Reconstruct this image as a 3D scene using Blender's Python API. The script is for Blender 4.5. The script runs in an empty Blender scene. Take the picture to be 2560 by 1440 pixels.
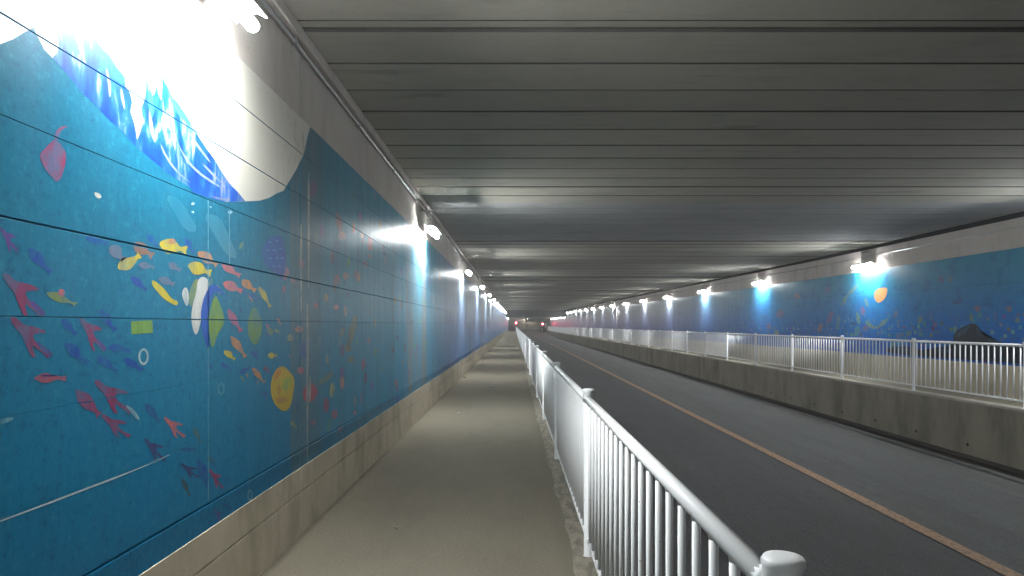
import bpy, bmesh, math, random
from mathutils import Vector, Matrix
R = math.radians
rnd = random.Random(7)
S = bpy.context.scene
C = S.collection

# ------------------------------------------------------------------ camera, world, exposure
F, VX, VY = 1680.0, 1285.0, 813.0            # focal length and vanishing point of the 2560 px wide photograph
EYE = 1.5
cd = bpy.data.cameras.new('camera'); cam = bpy.data.objects.new('camera', cd); C.objects.link(cam)
cam.location = (0, 0, EYE); cam.rotation_euler = (R(90), 0, 0)
cd.sensor_width = 36; cd.lens = 36*F/2560
cd.shift_x = -(VX-1280)/2560; cd.shift_y = (VY-720)/2560
cd.clip_start = .05; cd.clip_end = 3000
S.camera = cam
w = bpy.data.worlds.new('World'); S.world = w; w.use_nodes = True
nt = w.node_tree
sky = nt.nodes.new('ShaderNodeTexSky'); sky.sky_type = 'NISHITA'; sky.sun_disc = False
sky.sun_elevation = R(-4); sky.sun_rotation = R(200)
nt.links.new(sky.outputs[0], nt.nodes['Background'].inputs[0]); nt.nodes['Background'].inputs[1].default_value = .05
S.view_settings.view_transform = 'Standard'; S.view_settings.look = 'None'
S.view_settings.gamma = 1; S.view_settings.exposure = 0
cy = S.cycles
cy.use_denoising = True; cy.max_bounces = 8; cy.diffuse_bounces = 5; cy.glossy_bounces = 3
cy.sample_clamp_indirect = 4; cy.caustics_reflective = False; cy.caustics_refractive = False
LAMP = 690.0; HAZE = .0022

# ------------------------------------------------------------------ material helpers
class NT:
    def __init__(s, name):
        s.m = bpy.data.materials.new(name); s.m.use_nodes = True; s.t = s.m.node_tree
        s.b = s.t.nodes['Principled BSDF']
        g = s.t.nodes.new('ShaderNodeNewGeometry'); s.pos = g.outputs['Position']
        x = s.t.nodes.new('ShaderNodeSeparateXYZ'); s.t.links.new(s.pos, x.inputs[0])
        s.x, s.y, s.z = x.outputs
    def put(s, sock, v):
        if hasattr(v, 'node'): s.t.links.new(v, sock)
        elif isinstance(v, (tuple, list)) and len(v) == 3 and sock.type == 'RGBA': sock.default_value = (*v, 1)
        else: sock.default_value = v
    def math(s, op, a, b=0.0, clamp=False):
        n = s.t.nodes.new('ShaderNodeMath'); n.operation = op; n.use_clamp = clamp
        s.put(n.inputs[0], a); s.put(n.inputs[1], b); return n.outputs[0]
    def noise(s, scale=(1, 1, 1), detail=4, rough=.55, off=(0, 0, 0), dist=0):
        mp = s.t.nodes.new('ShaderNodeMapping'); s.t.links.new(s.pos, mp.inputs[0])
        mp.inputs['Scale'].default_value = scale; mp.inputs['Location'].default_value = off
        n = s.t.nodes.new('ShaderNodeTexNoise'); s.t.links.new(mp.outputs[0], n.inputs['Vector'])
        n.inputs['Scale'].default_value = 1; n.inputs['Detail'].default_value = detail
        n.inputs['Roughness'].default_value = rough; n.inputs['Distortion'].default_value = dist
        return n.outputs['Fac']
    def voronoi(s, scale=(1, 1, 1), off=(0, 0, 0)):
        mp = s.t.nodes.new('ShaderNodeMapping'); s.t.links.new(s.pos, mp.inputs[0])
        mp.inputs['Scale'].default_value = scale; mp.inputs['Location'].default_value = off
        n = s.t.nodes.new('ShaderNodeTexVoronoi'); s.t.links.new(mp.outputs[0], n.inputs['Vector'])
        n.inputs['Scale'].default_value = 1
        return n.outputs['Distance'], n.outputs['Color']
    def ramp(s, f, stops, interp='LINEAR'):
        n = s.t.nodes.new('ShaderNodeValToRGB'); s.put(n.inputs[0], f); cr = n.color_ramp; cr.interpolation = interp
        while len(cr.elements) < len(stops): cr.elements.new(.5)
        for e, (p, c) in zip(cr.elements, stops):
            e.position = p; e.color = (*c, 1) if isinstance(c, tuple) else (c, c, c, 1)
        return n.outputs[0]
    def step(s, f, a, b):                      # 0 at a, 1 at b
        n = s.t.nodes.new('ShaderNodeMapRange'); n.interpolation_type = 'SMOOTHSTEP'
        s.put(n.inputs[0], f); n.inputs[1].default_value = a; n.inputs[2].default_value = b
        return n.outputs[0]
    def mix(s, f, a, b, mode='MIX'):
        n = s.t.nodes.new('ShaderNodeMix'); n.data_type = 'RGBA'; n.blend_type = mode
        s.put(n.inputs[0], f); s.put(n.inputs[6], a); s.put(n.inputs[7], b); return n.outputs[2]
    def bump(s, h, strength=.3, dist=.01, prev=None):
        n = s.t.nodes.new('ShaderNodeBump'); n.inputs['Strength'].default_value = strength
        n.inputs['Distance'].default_value = dist; s.put(n.inputs['Height'], h)
        if prev is not None: s.t.links.new(prev, n.inputs['Normal'])
        return n.outputs[0]
    def done(s, col, rough=.6, normal=None, spec=.5, metal=0):
        s.put(s.b.inputs['Base Color'], col); s.put(s.b.inputs['Roughness'], rough)
        s.b.inputs['Specular IOR Level'].default_value = spec; s.b.inputs['Metallic'].default_value = metal
        if normal is not None: s.t.links.new(normal, s.b.inputs['Normal'])
        return s.m

def concrete(name, c, dark, streak=(3, 3, .5), fine=60, rough=.85, amount=.7, spec=.3, lim=(.35, .68)):
    n = NT(name)
    a = n.noise((1.3, 1.3, 1.3), 6, .65); b = n.noise(streak, 5, .6, (3, 7, 1)); g = n.noise((fine,)*3, 3, .7)
    f = n.math('MULTIPLY', n.step(b, *lim), amount)
    col = n.mix(f, c, dark)
    col = n.mix(n.math('MULTIPLY', n.step(a, .45, .75), amount*.6), col, tuple(x*.6 for x in c))
    col = n.mix(n.math('MULTIPLY', g, .35), col, tuple(x*.45 for x in c))
    pit, _ = n.voronoi((9, 9, 9))
    col = n.mix(n.math('MULTIPLY', n.step(pit, .10, .05), .5), col, tuple(x*.35 for x in c))
    bm = n.bump(g, .25, .004); bm = n.bump(a, .2, .02, bm)
    return n.done(col, rough, bm, spec)

def flat(name, c, rough=.5, spec=.5, metal=0, vary=.25, scale=12):
    n = NT(name); a = n.noise((scale,)*3, 4, .6)
    return n.done(n.mix(n.math('MULTIPLY', n.step(a, .4, .75), vary), c, tuple(x*.5 for x in c)), rough, None, spec, metal)

def emis(name, c, strength):
    m = bpy.data.materials.new(name); m.use_nodes = True; b = m.node_tree.nodes['Principled BSDF']
    b.inputs['Base Color'].default_value = (*c, 1); b.inputs['Emission Color'].default_value = (*c, 1)
    b.inputs['Emission Strength'].default_value = strength; return m

M = {}
def ceiling_mat(name, c, var):
    n = NT(name)
    wn = n.t.nodes.new('ShaderNodeTexWhiteNoise'); wn.noise_dimensions = '1D'
    n.t.links.new(n.math('FLOOR', n.math('DIVIDE', n.math('SUBTRACT', n.y, 4.716), .603)), wn.inputs['W'])
    a = n.noise((1.1, 1.6, 1.6), 6, .65); st = n.noise((1.6, 9, 9), 6, .7); g = n.noise((35,)*3, 4, .75); p = n.noise((.9, 3.2, 3), 3, .5, (5, 1, 2))
    col = n.mix(n.math('MULTIPLY', wn.outputs['Value'], var), c, tuple(x*.72 for x in c))
    col = n.mix(n.math('MULTIPLY', n.step(a, .45, .72), .35), col, tuple(x*.62 for x in c))
    col = n.mix(n.math('MULTIPLY', n.step(st, .50, .72), .4), col, tuple(x*.60 for x in c))
    col = n.mix(n.math('MULTIPLY', n.step(p, .66, .74), .45), col, tuple(x*.45 for x in c))
    col = n.mix(n.math('MULTIPLY', n.step(g, .5, .8), .4), col, tuple(x*.55 for x in c))
    bm = n.bump(g, .3, .006); bm = n.bump(st, .2, .01, bm)
    return n.done(col, .92, bm, .1)
M['ceil'] = ceiling_mat('ceiling_concrete', (.50, .47, .405), .5)
M['seam'] = concrete('dark_seam', (.12, .115, .105), (.07, .066, .06), (2, 3, 3), 30, .95, .6, .1)  # darker tone for the beam sides and chamfers at the seams
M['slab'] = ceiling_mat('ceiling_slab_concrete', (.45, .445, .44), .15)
M['wallc'] = concrete('wall_concrete', (.58, .53, .49), (.36, .32, .285), (2, 2.3, .8), 50, .8, .55, .2, (.45, .75))
M['skirt'] = concrete('skirting_concrete', (.60, .53, .41), (.36, .32, .235), (2, 3.2, 1.4), 50, .85, .8, .15, (.42, .70))
M['retain'] = concrete('retaining_concrete', (.31, .275, .22), (.10, .09, .07), (3, 1.3, .5), 30, .85, .8, .15, (.38, .75))
M['coping'] = concrete('coping_concrete', (.46, .42, .36), (.25, .23, .2), (3, 3, 3), 50, .85, .5, .2)
def walk_mat():
    n = NT('walkway_concrete')
    a = n.noise((1.3, .45, 1), 6, .65); b2 = n.noise((5, 2.2, 5), 5, .7, (3, 1, 0)); g = n.noise((50,)*3, 4, .85); cr = n.noise((3, 1, 1), 6, .7, (1, 1, 1))
    c = (.195, .172, .130)
    col = n.mix(n.math('MULTIPLY', n.step(a, .40, .68), .42), c, (.125, .108, .082))
    col = n.mix(n.math('MULTIPLY', n.step(b2, .52, .75), .35), col, (.225, .195, .145))
    col = n.mix(n.math('MULTIPLY', n.step(g, .47, .66), .7), col, (.105, .09, .064))
    pit, _ = n.voronoi((16, 16, 16)); col = n.mix(n.math('MULTIPLY', n.step(pit, .10, .05), .4), col, (.30, .27, .22))
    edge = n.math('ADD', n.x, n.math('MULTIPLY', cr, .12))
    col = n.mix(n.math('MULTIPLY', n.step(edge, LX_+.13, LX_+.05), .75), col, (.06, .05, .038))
    col = n.mix(n.math('MULTIPLY', n.step(edge, .28, .42), .4), col, (.13, .115, .085))
    bm = n.bump(g, .45, .005); bm = n.bump(b2, .2, .012, bm)
    return n.done(col, .88, bm, .15)
LX_ = -1.524
M['walk'] = walk_mat()
M['gutter'] = concrete('gutter_concrete', (.06, .05, .044), (.03, .027, .024), (2, 1, 2), 40, .6, .6)
M['dark'] = flat('dark_gap', (.015, .015, .016), .9)
M['white'] = flat('white_painted_steel', (.90, .90, .91), .38, .5, 0, .05, 5)
def railing_paint():
    n = NT('white_railing_paint'); v, _ = n.voronoi((28, 28, 28)); a = n.noise((6, 6, 6), 5, .7); b2 = n.noise((70, 70, 25), 3, .7)
    col = n.mix(n.math('MULTIPLY', n.step(a, .5, .75), .08), (.92, .92, .93), (.55, .53, .50))
    col = n.mix(n.math('MULTIPLY', n.math('MULTIPLY', n.step(v, .14, .08), n.step(a, .50, .60)), .8), col, (.16, .07, .03))
    col = n.mix(n.math('MULTIPLY', n.step(b2, .55, .8), .15), col, (.45, .43, .40))
    return n.done(col, .4, n.bump(b2, .08, .002), .45)
M['white'] = railing_paint()
M['steel'] = flat('galvanised_steel', (.42, .42, .43), .45, .5, .6)
M['housing'] = flat('lamp_housing_paint', (.55, .55, .53), .4)
M['tube'] = emis('lit_tube', (.96, 1.0, .99), LAMP)
M['cap'] = flat('lamp_end_plastic', (.75, .75, .73), .4)
M['red'] = emis('lit_red_signal', (1.0, .05, .08), 260)
M['black'] = flat('black_paint', (.02, .02, .022), .4)
M['grass'] = flat('verge_grass', (.05, .09, .03), .9, .2, 0, .6, 3)
M['beige'] = concrete('beige_render', (.42, .37, .28), (.25, .22, .17), (1, 1, .4), 10, .8, .5)
M['brown'] = flat('red_lit_brown', (.50, .22, .19), .7)  # brown lifted and reddened in place of red signal light on the wall
M['joint'] = flat('joint_sealant', (.02, .025, .035), .6)
M['small_lamp'] = emis('lit_street_lamp', (1, .95, .85), 1000)
M['plate'] = flat('sign_back_grey', (.25, .24, .25), .45, .5, .5)
M['plate_white'] = flat('sign_white', (.75, .74, .74), .4)

def asphalt():
    n = NT('road_asphalt')
    g = n.noise((60, 45, 60), 4, .8); a = n.noise((.9, .25, 1), 6, .65); wt = n.noise((2.2, .06, 1), 3, .5, (.4, 0, 0)); oil = n.noise((5, 1.6, 5), 3, .5, (8, 2, 0)); b = n.noise((6, 2, 6), 4, .6)
    lane = n.step(n.x, 4.50, 4.62); apron = n.step(n.x, 6.68, 6.72)
    col = n.mix(lane, (.066, .062, .064), (.086, .084, .081))
    col = n.mix(apron, col, (.082, .08, .076))
    col = n.mix(n.math('MULTIPLY', n.step(wt, .45, .65), .35), col, (.036, .034, .035))
    col = n.mix(n.math('MULTIPLY', n.step(oil, .66, .72), .4), col, (.022, .021, .022))
    col = n.mix(n.math('MULTIPLY', n.step(a, .42, .7), .45), col, (.035, .034, .034))
    col = n.mix(n.math('MULTIPLY', n.step(b, .5, .75), .2), col, (.12, .117, .112))
    col = n.mix(n.math('MULTIPLY', n.step(g, .50, .66), .6), col, (.17, .165, .16))
    ck = n.noise((1.2, .5, 1), 5, .75, (5, 0, 0), .6)
    col = n.mix(n.math('MULTIPLY', n.step(n.math('ABSOLUTE', n.math('SUBTRACT', ck, .5)), .006, .002), .5), col, (.02, .02, .02))
    return n.done(col, n.ramp(b, [(0, .65), (1, .85)]), n.bump(g, .5, .006), .35)
M['asphalt'] = asphalt()
def orange():
    n = NT('orange_road_paint'); a = n.noise((25, 12, 25), 5, .7)
    return n.done(n.mix(n.math('MULTIPLY', n.step(a, .44, .64), .75), (.40, .215, .10), (.10, .08, .065)), .65)
M['orange'] = orange()

def mural_left():
    n = NT('left_mural_paint')
    blot = n.noise((.9, .9, .9), 5, .6, (2, 0, 0)); fine = n.noise((70, 70, 70), 2, .7)
    st = n.noise((1, 7, .35), 6, .65, (0, 4, 0)); st2 = n.noise((1, 22, .5), 5, .7, (0, 9, 0))
    h = n.math('ADD', n.z, n.math('MULTIPLY', n.math('SUBTRACT', blot, .5), .7))
    col = n.ramp(n.math('DIVIDE', h, 3.1), [(.12, (.0008, .155, .35)), (.34, (.0008, .185, .36)), (.58, (.004, .155, .27)), (.95, (.010, .125, .20))])
    # further along the paint is greyer, streaked by water
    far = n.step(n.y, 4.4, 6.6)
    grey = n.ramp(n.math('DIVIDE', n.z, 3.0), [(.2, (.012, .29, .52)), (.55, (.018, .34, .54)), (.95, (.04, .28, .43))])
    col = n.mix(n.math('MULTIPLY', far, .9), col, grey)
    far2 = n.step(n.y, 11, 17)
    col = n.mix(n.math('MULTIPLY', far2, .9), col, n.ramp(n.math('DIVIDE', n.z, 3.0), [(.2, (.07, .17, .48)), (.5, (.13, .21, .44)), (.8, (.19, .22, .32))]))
    stain = n.math('MULTIPLY', n.step(st, .50, .66), n.math('ADD', n.math('MULTIPLY', far, .34), .06))
    col = n.mix(stain, col, (.12, .17, .20))
    band = n.math('MULTIPLY', n.step(n.y, 4.56, 4.62), n.step(n.y, 5.5, 5.1))
    col = n.mix(n.math('MULTIPLY', band, n.ramp(st2, [(.3, .2), (.7, .8)])), col, (.13, .165, .15))
    sp = n.math('MULTIPLY', n.step(n.y, 9.2, 9.5), n.step(n.y, 12.4, 11.5))
    col = n.mix(n.math('MULTIPLY', sp, n.step(st, .44, .60)), col, (.28, .26, .235))
    col = n.mix(n.math('MULTIPLY', n.step(st2, .54, .74), n.math('MULTIPLY', far, .30)), col, (.24, .38, .48))
    # faded painted dabs along the far part
    d, c = n.voronoi((1, 3.2, 3.4)); d2, c2 = n.voronoi((1, 1.5, 1.6), (0, 3, 5))
    hsv = n.t.nodes.new('ShaderNodeHueSaturation'); n.t.links.new(c, hsv.inputs['Color']); hsv.inputs['Value'].default_value = .5; hsv.inputs['Saturation'].default_value = 1.1
    mask = n.math('MULTIPLY', n.step(n.math('ADD', d, n.math('MULTIPLY', st2, .18)), .33, .25), n.math('MULTIPLY', far, .8))
    col = n.mix(mask, col, hsv.outputs[0])
    col = n.mix(n.math('MULTIPLY', n.step(blot, .5, .72), .15), col, (.01, .13, .30))
    br = n.noise((1, 16, 3.5), 5, .7, (0, 2, 7)); sp1 = n.noise((26, 26, 26), 4, .8, (3, 3, 3))
    col = n.mix(n.math('MULTIPLY', n.step(br, .5, .7), .28), col, (.004, .09, .17))
    col = n.mix(n.math('MULTIPLY', n.step(sp1, .52, .70), .5), col, (.03, .27, .38))
    col = n.mix(n.math('MULTIPLY', n.step(sp1, .48, .30), .5), col, (.001, .05, .13))
    col = n.mix(n.math('MULTIPLY', fine, .18), col, (.05, .22, .32))
    bm = n.bump(n.noise((40, 40, 14), 3, .6), .10, .004); bm = n.bump(n.noise((4, 9, 2), 3, .5), .12, .02, bm)
    return n.done(col, n.ramp(st, [(.35, .33), (.7, .45)]), bm, .13)
M['mural_left'] = mural_left()

def mural_right():
    n = NT('right_mural_paint')
    blot = n.noise((1, .5, 1), 5, .6); st = n.noise((1, 5, .5), 5, .65); fine = n.noise((30, 30, 30), 3, .7)
    h = n.math('ADD', n.z, n.math('MULTIPLY', n.math('SUBTRACT', blot, .5), 1.1))
    col = n.ramp(n.math('DIVIDE', h, 3.0), [(.3, (.002, .085, .44)), (.52, (.003, .15, .48)), (.8, (.016, .19, .38)), (.97, (.03, .23, .35))])
    d, c = n.voronoi((1, 2.6, 3.8)); d2, c2 = n.voronoi((1, 5.5, 6.5), (0, 2, 4))
    low = n.step(n.math('ADD', n.z, n.math('MULTIPLY', n.math('SUBTRACT', blot, .5), 2.2)), 2.0, 1.25)
    hs = n.t.nodes.new('ShaderNodeHueSaturation'); n.t.links.new(c2, hs.inputs['Color']); hs.inputs['Value'].default_value = .42; hs.inputs['Saturation'].default_value = .9
    m = n.math('MULTIPLY', n.math('MULTIPLY', n.step(n.math('ADD', d2, n.math('MULTIPLY', st, .25)), .50, .36), low), 1.0)
    col = n.mix(m, col, hs.outputs[0])
    bl4 = n.noise((5, 2.5, 6), 5, .7, (9, 3, 1)); col = n.mix(n.math('MULTIPLY', n.step(bl4, .50, .68), .5), col, (.012, .22, .36))
    bl2 = n.noise((3, 3, 3.5), 5, .7, (4, 4, 4)); bl3 = n.noise((7, 5, 7), 4, .7, (1, 8, 4))
    col = n.mix(n.math('MULTIPLY', n.step(bl2, .48, .68), .6), col, (.004, .08, .24))
    col = n.mix(n.math('MULTIPLY', n.math('MULTIPLY', n.step(bl3, .54, .68), low), .6), col, (.13, .12, .10))
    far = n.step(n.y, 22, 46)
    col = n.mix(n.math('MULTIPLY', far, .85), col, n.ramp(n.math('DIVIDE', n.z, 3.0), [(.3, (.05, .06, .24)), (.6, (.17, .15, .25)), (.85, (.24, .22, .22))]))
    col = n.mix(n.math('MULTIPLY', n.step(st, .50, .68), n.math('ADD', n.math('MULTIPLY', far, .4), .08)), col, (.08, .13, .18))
    col = n.mix(n.math('MULTIPLY', fine, .2), col, (.004, .05, .13))
    return n.done(col, n.ramp(st, [(.35, .32), (.7, .45)]), n.bump(n.noise((14, 14, 5), 3, .6), .12, .008), .14)
M['mural_right'] = mural_right()

PAINT = {}
def paint(c, wear=.35):
    k = (c, wear)
    if k not in PAINT:
        n = NT('mural_figure_paint'); a = n.noise((14, 14, 9), 5, .65, (c[0]*9, c[1]*7, c[2]*5)); b = n.noise((60, 60, 22), 3, .7)
        col = n.mix(n.math('MULTIPLY', n.step(a, .36, .66), min(1, wear*1.5)), c, (.02, .17, .30))
        d = n.noise((1, 30, 9), 4, .7, (c[1]*5, c[0]*4, 2))
        col = n.mix(n.math('MULTIPLY', n.step(b, .5, .8), .3), col, tuple(min(1, x*1.5+.02) for x in c))
        col = n.mix(n.math('MULTIPLY', n.step(d, .48, .7), .45), col, tuple(x*.55 for x in c))
        PAINT[k] = n.done(col, .36, n.bump(b, .1, .003), .15)
    return PAINT[k]
def wave_paint():
    n = NT('wave_paint')
    a = n.noise((1, 6, 2.6), 5, .6, (0, 1.3, 0), 1.2); b = n.noise((1, 14, 4), 5, .65, (0, 4, 2), 1.6)
    col = n.ramp(n.math('ADD', n.math('MULTIPLY', a, .65), n.math('MULTIPLY', b, .35)),
                 [(.36, (.003, .045, .42)), (.47, (.005, .085, .50)), (.53, (.02, .16, .52)), (.585, (.28, .30, .42)), (.68, (.38, .36, .40))])
    return n.done(col, .35)
M['wave'] = wave_paint()
def white_paint():
    n = NT('foam_white_paint'); a = n.noise((1, 2.5, .7), 5, .6); b = n.noise((12, 12, 4), 4, .7)
    col = n.mix(n.math('MULTIPLY', n.step(a, .45, .7), .25), (.62, .60, .54), (.44, .42, .36))
    edge = n.math('MULTIPLY', n.step(n.y, 4.1, 4.9), n.step(b, .5, .66))
    col = n.mix(n.math('MULTIPLY', edge, .6), col, (.33, .29, .22))
    return n.done(col, .4, n.bump(b, .08, .003))
M['foam'] = white_paint()
def ray_paint():
    n = NT('pale_ray_paint'); a = n.noise((20, 20, 6), 4, .6)
    return n.done(n.mix(n.step(a, .35, .7), (.012, .185, .30), (.004, .16, .28)), .36)
M['ray'] = ray_paint()

# ------------------------------------------------------------------ mesh helpers
def link(name, bm, m, parent=None, smooth=False):
    me = bpy.data.meshes.new(name); bm.normal_update(); bm.to_mesh(me); bm.free()
    for x in (m if isinstance(m, (list, tuple)) else [m]): me.materials.append(x)
    if smooth:
        for p in me.polygons: p.use_smooth = True
    o = bpy.data.objects.new(name, me); C.objects.link(o)
    if parent is not None: o.parent = parent
    return o
def tag(o, label=None, cat=None, group=None, kind=None):
    if label: o['label'] = label
    if cat: o['category'] = cat
    if group: o['group'] = group
    if kind: o['kind'] = kind
    return o
def empty(name, loc=(0, 0, 0)):
    o = bpy.data.objects.new(name, None); C.objects.link(o); o.location = loc; o.empty_display_size = .1; return o
def box(bm, x0, x1, y0, y1, z0, z1, bev=0, mi=0):
    v = [bm.verts.new((x, y, z)) for x in (x0, x1) for y in (y0, y1) for z in (z0, z1)]
    fs = [bm.faces.new([v[i] for i in q]) for q in ((0, 1, 3, 2), (4, 6, 7, 5), (0, 4, 5, 1), (2, 3, 7, 6), (0, 2, 6, 4), (1, 5, 7, 3))]
    for f in fs: f.material_index = mi
    if bev: bmesh.ops.bevel(bm, geom=list({e for f in fs for e in f.edges}), offset=bev, segments=2, affect='EDGES', profile=.5)
def tube(bm, a, b, r, seg=10, r2=None, caps=True):
    a, b = Vector(a), Vector(b); d = (b-a).normalized(); r2 = r if r2 is None else r2
    u = d.orthogonal().normalized(); v = d.cross(u)
    A = []; B = []
    for i in range(seg):
        t = 2*math.pi*i/seg; o = u*math.cos(t)+v*math.sin(t)
        A.append(bm.verts.new(a+o*r)); B.append(bm.verts.new(b+o*r2))
    for i in range(seg):
        j = (i+1) % seg; bm.faces.new((A[i], A[j], B[j], B[i]))
    if caps: bm.faces.new(A[::-1]); bm.faces.new(B)
def lathe(bm, prof, seg=20, c=(0, 0, 0)):
    rings = []
    for r, z in prof:
        rings.append([bm.verts.new((c[0]+r*math.cos(2*math.pi*i/seg), c[1]+r*math.sin(2*math.pi*i/seg), c[2]+z)) for i in range(seg)])
    for a, b in zip(rings, rings[1:]):
        for i in range(seg):
            j = (i+1) % seg; bm.faces.new((a[i], a[j], b[j], b[i]))
    bm.faces.new(rings[0][::-1]); bm.faces.new(rings[-1])
def strip(bm, prof, ys, mi=0):
    """prof(y) -> list of (x,z); skinned along ys"""
    rows = [[bm.verts.new((x, y, z)) for x, z in prof(y)] for y in ys]
    for a, b in zip(rows, rows[1:]):
        for i in range(len(a)-1):
            f = bm.faces.new((a[i], a[i+1], b[i+1], b[i])); f.material_index = mi
def solid(bm, prof, ys, mi=0):
    """closed profile extruded along ys with ends"""
    rows = [[bm.verts.new((x, y, z)) for x, z in prof(y)] for y in ys]
    n = len(rows[0])
    for a, b in zip(rows, rows[1:]):
        for i in range(n):
            j = (i+1) % n; f = bm.faces.new((a[i], a[j], b[j], b[i])); f.material_index = mi
    bm.faces.new(rows[0][::-1]); bm.faces.new(rows[-1])
def NB(): return bmesh.new()

Y0, YP, Y1 = -14.0, 118.0, 172.0            # back end, step in the ceiling, far mouth
def rise(y): return .006*max(0, min(y, YP)-20)
LX, RX = -1.524, 9.3                        # mural faces of the two walls
CEIL = 3.57                                 # underside of the ceiling beams
RW = .13                                    # level of the right walkway
def roadz(y):
    if y < 125: return -.82
    if y < 170: return -.82+.52*(y-125)/45
    return -.30+.24*min(1, (y-170)/20)
YS = [Y0, 0, 20, 60, 100, 125, 135, 145, 155, 165, 172]

# ------------------------------------------------------------------ setting: ground, road, walkways
b = NB()
for x0, x1, y0, y1 in ((-400, 400, 190, 900), (-400, 400, -500, Y0), (-400, -2.2, Y0, 190), (11.2, 400, Y0, 190)):
    vs = [b.verts.new((x, y, -.07)) for x, y in ((x0, y0), (x1, y0), (x1, y1), (x0, y1))]; b.faces.new(vs)
tag(link('ground', b, M['grass']), kind='structure')
b = NB(); ys = YS+[190, 196]
strip(b, lambda y: [(.42, roadz(y)), (4.0, roadz(y)+.02), (7.65, roadz(y))], ys)
tag(link('road', b, M['asphalt']), kind='structure')
b = NB(); strip(b, lambda y: [(4.50-.006*max(0, y-70), roadz(y)+.026), (4.67-.006*max(0, y-70), roadz(y)+.026)], [Y0, 0, 20, 60, 70, 100, 125, 145, 165, 172, 185])
tag(link('road_centre_line', b, M['orange']), 'faded orange centre line painted along the dark road', 'road marking')
b = NB(); strip(b, lambda y: [(6.675, roadz(y)+.010), (6.71, roadz(y)+.010)], YS)
tag(link('road_seam', b, M['joint']), kind='structure')
b = NB(); strip(b, lambda y: [(7.65, roadz(y)), (7.66, roadz(y)-.06), (8.14, roadz(y)-.08), (8.2, roadz(y)-.02)], YS)
tag(link('gutter', b, M['gutter']), kind='structure')
b = NB()
solid(b, lambda y: [(LX-.2, -1.2), (LX-.2, 0), (.535, 0), (.56, -.025), (.56, -1.2)], [Y0, 20, 60, 100, Y1])
tag(link('walkway', b, M['walk']), kind='structure')
b = NB()
for y in (1.6, 8.9, 13.1, 21.7, 34.2, 47.6):      # low rough mortar lip along the kerb under the railing
    pass
n = NT('kerb_mortar'); g = n.noise((18, 6, 18), 5, .7)
M['mortar'] = n.done(n.mix(n.step(g, .4, .65), (.27, .24, .19), (.15, .135, .11)), .9, n.bump(g, .8, .02), .2)
pts = []
y = Y0
while y < 60:
    pts.append((y, .375+rnd.uniform(-.018, .018), .006+rnd.uniform(0, .01))); y += rnd.uniform(.12, .4)
rows = [[b.verts.new((x, yy, .001)), b.verts.new((x+.035, yy, hh)), b.verts.new((.55, yy, hh+.004))] for yy, x, hh in pts]
for a, c in zip(rows, rows[1:]):
    for i in range(2): b.faces.new((a[i], a[i+1], c[i+1], c[i]))
tag(link('kerb_edge', b, M['mortar']), kind='structure')
b = NB(); solid(b, lambda y: [(8.36, -1), (8.36, RW), (RX+.25, RW), (RX+.25, -1)], [Y0, 60, Y1])
tag(link('walkway_right', b, M['walk']), kind='structure')

# ------------------------------------------------------------------ ceiling of beams
def beam(b, y0, y1, zc, ch=.010, mi=0, x0=-1.62, x1=RX+.5, t=.35):
    za, zb = zc+rise(y0), zc+rise(y1)
    P = [(y0, za+t), (y0, za+ch), (y0+ch, za), (y1-ch, zb), (y1, zb+ch), (y1, zb+t)]
    A = [b.verts.new((x0, y, z)) for y, z in P]; B = [b.verts.new((x1, y, z)) for y, z in P]
    for i in range(6):
        j = (i+1) % 6; f = b.faces.new((A[i], B[i], B[j], A[j])); f.material_index = mi if i in (2, 5) else 2
    for f in (b.faces.new(A[::-1]), b.faces.new(B)): f.material_index = mi
b = NB()
seams = [4.725, 5.31, 5.92, 6.51, 7.10, 7.73, 8.32, 8.89, 9.47, 10.06, 10.73, 11.32]
y = 4.575
near = []
while y > Y0: near.append(y); y -= .605
near = near[::-1]
for a, c in zip(near, near[1:]): beam(b, a+.009, c-.009, CEIL+rnd.uniform(-.003, .003))
beam(b, 4.598, 4.70, CEIL+.012, .004)
for a, c in zip(seams, seams[1:]): beam(b, a+.009, c-.009, CEIL+rnd.uniform(-.004, .004))
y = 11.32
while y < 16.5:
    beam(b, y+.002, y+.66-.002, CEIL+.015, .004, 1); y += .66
ye = y; k = 0
while y < YP-.7:
    sl = (k % 22) >= 20
    beam(b, y+.006, y+.605-.006, CEIL+rnd.uniform(-.006, .006)+(.02 if sl else 0), .010, 0); y += .605; k += 1
yl = y
beam(b, yl, YP, CEIL, .01)
# the lower second part: a deep cross beam, then a flat soffit
beam(b, YP, YP+1.0, CEIL-1.02+.0-rise(YP)*1.0+.35, .02, 1, t=1.6)
z2 = 3.15
box(b, -1.62, RX+.5, YP+1.0, Y1, z2, z2+.4)
box(b, -1.62, RX+.5, YP-.2, YP, CEIL+.6, CEIL+1.2)
box(b, -1.62, RX+.5, Y0, YP, CEIL+.95, CEIL+1.15)    # deck above the beams
tag(link('ceiling', b, [M['ceil'], M['slab'], M['seam']]), kind='structure')

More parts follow.
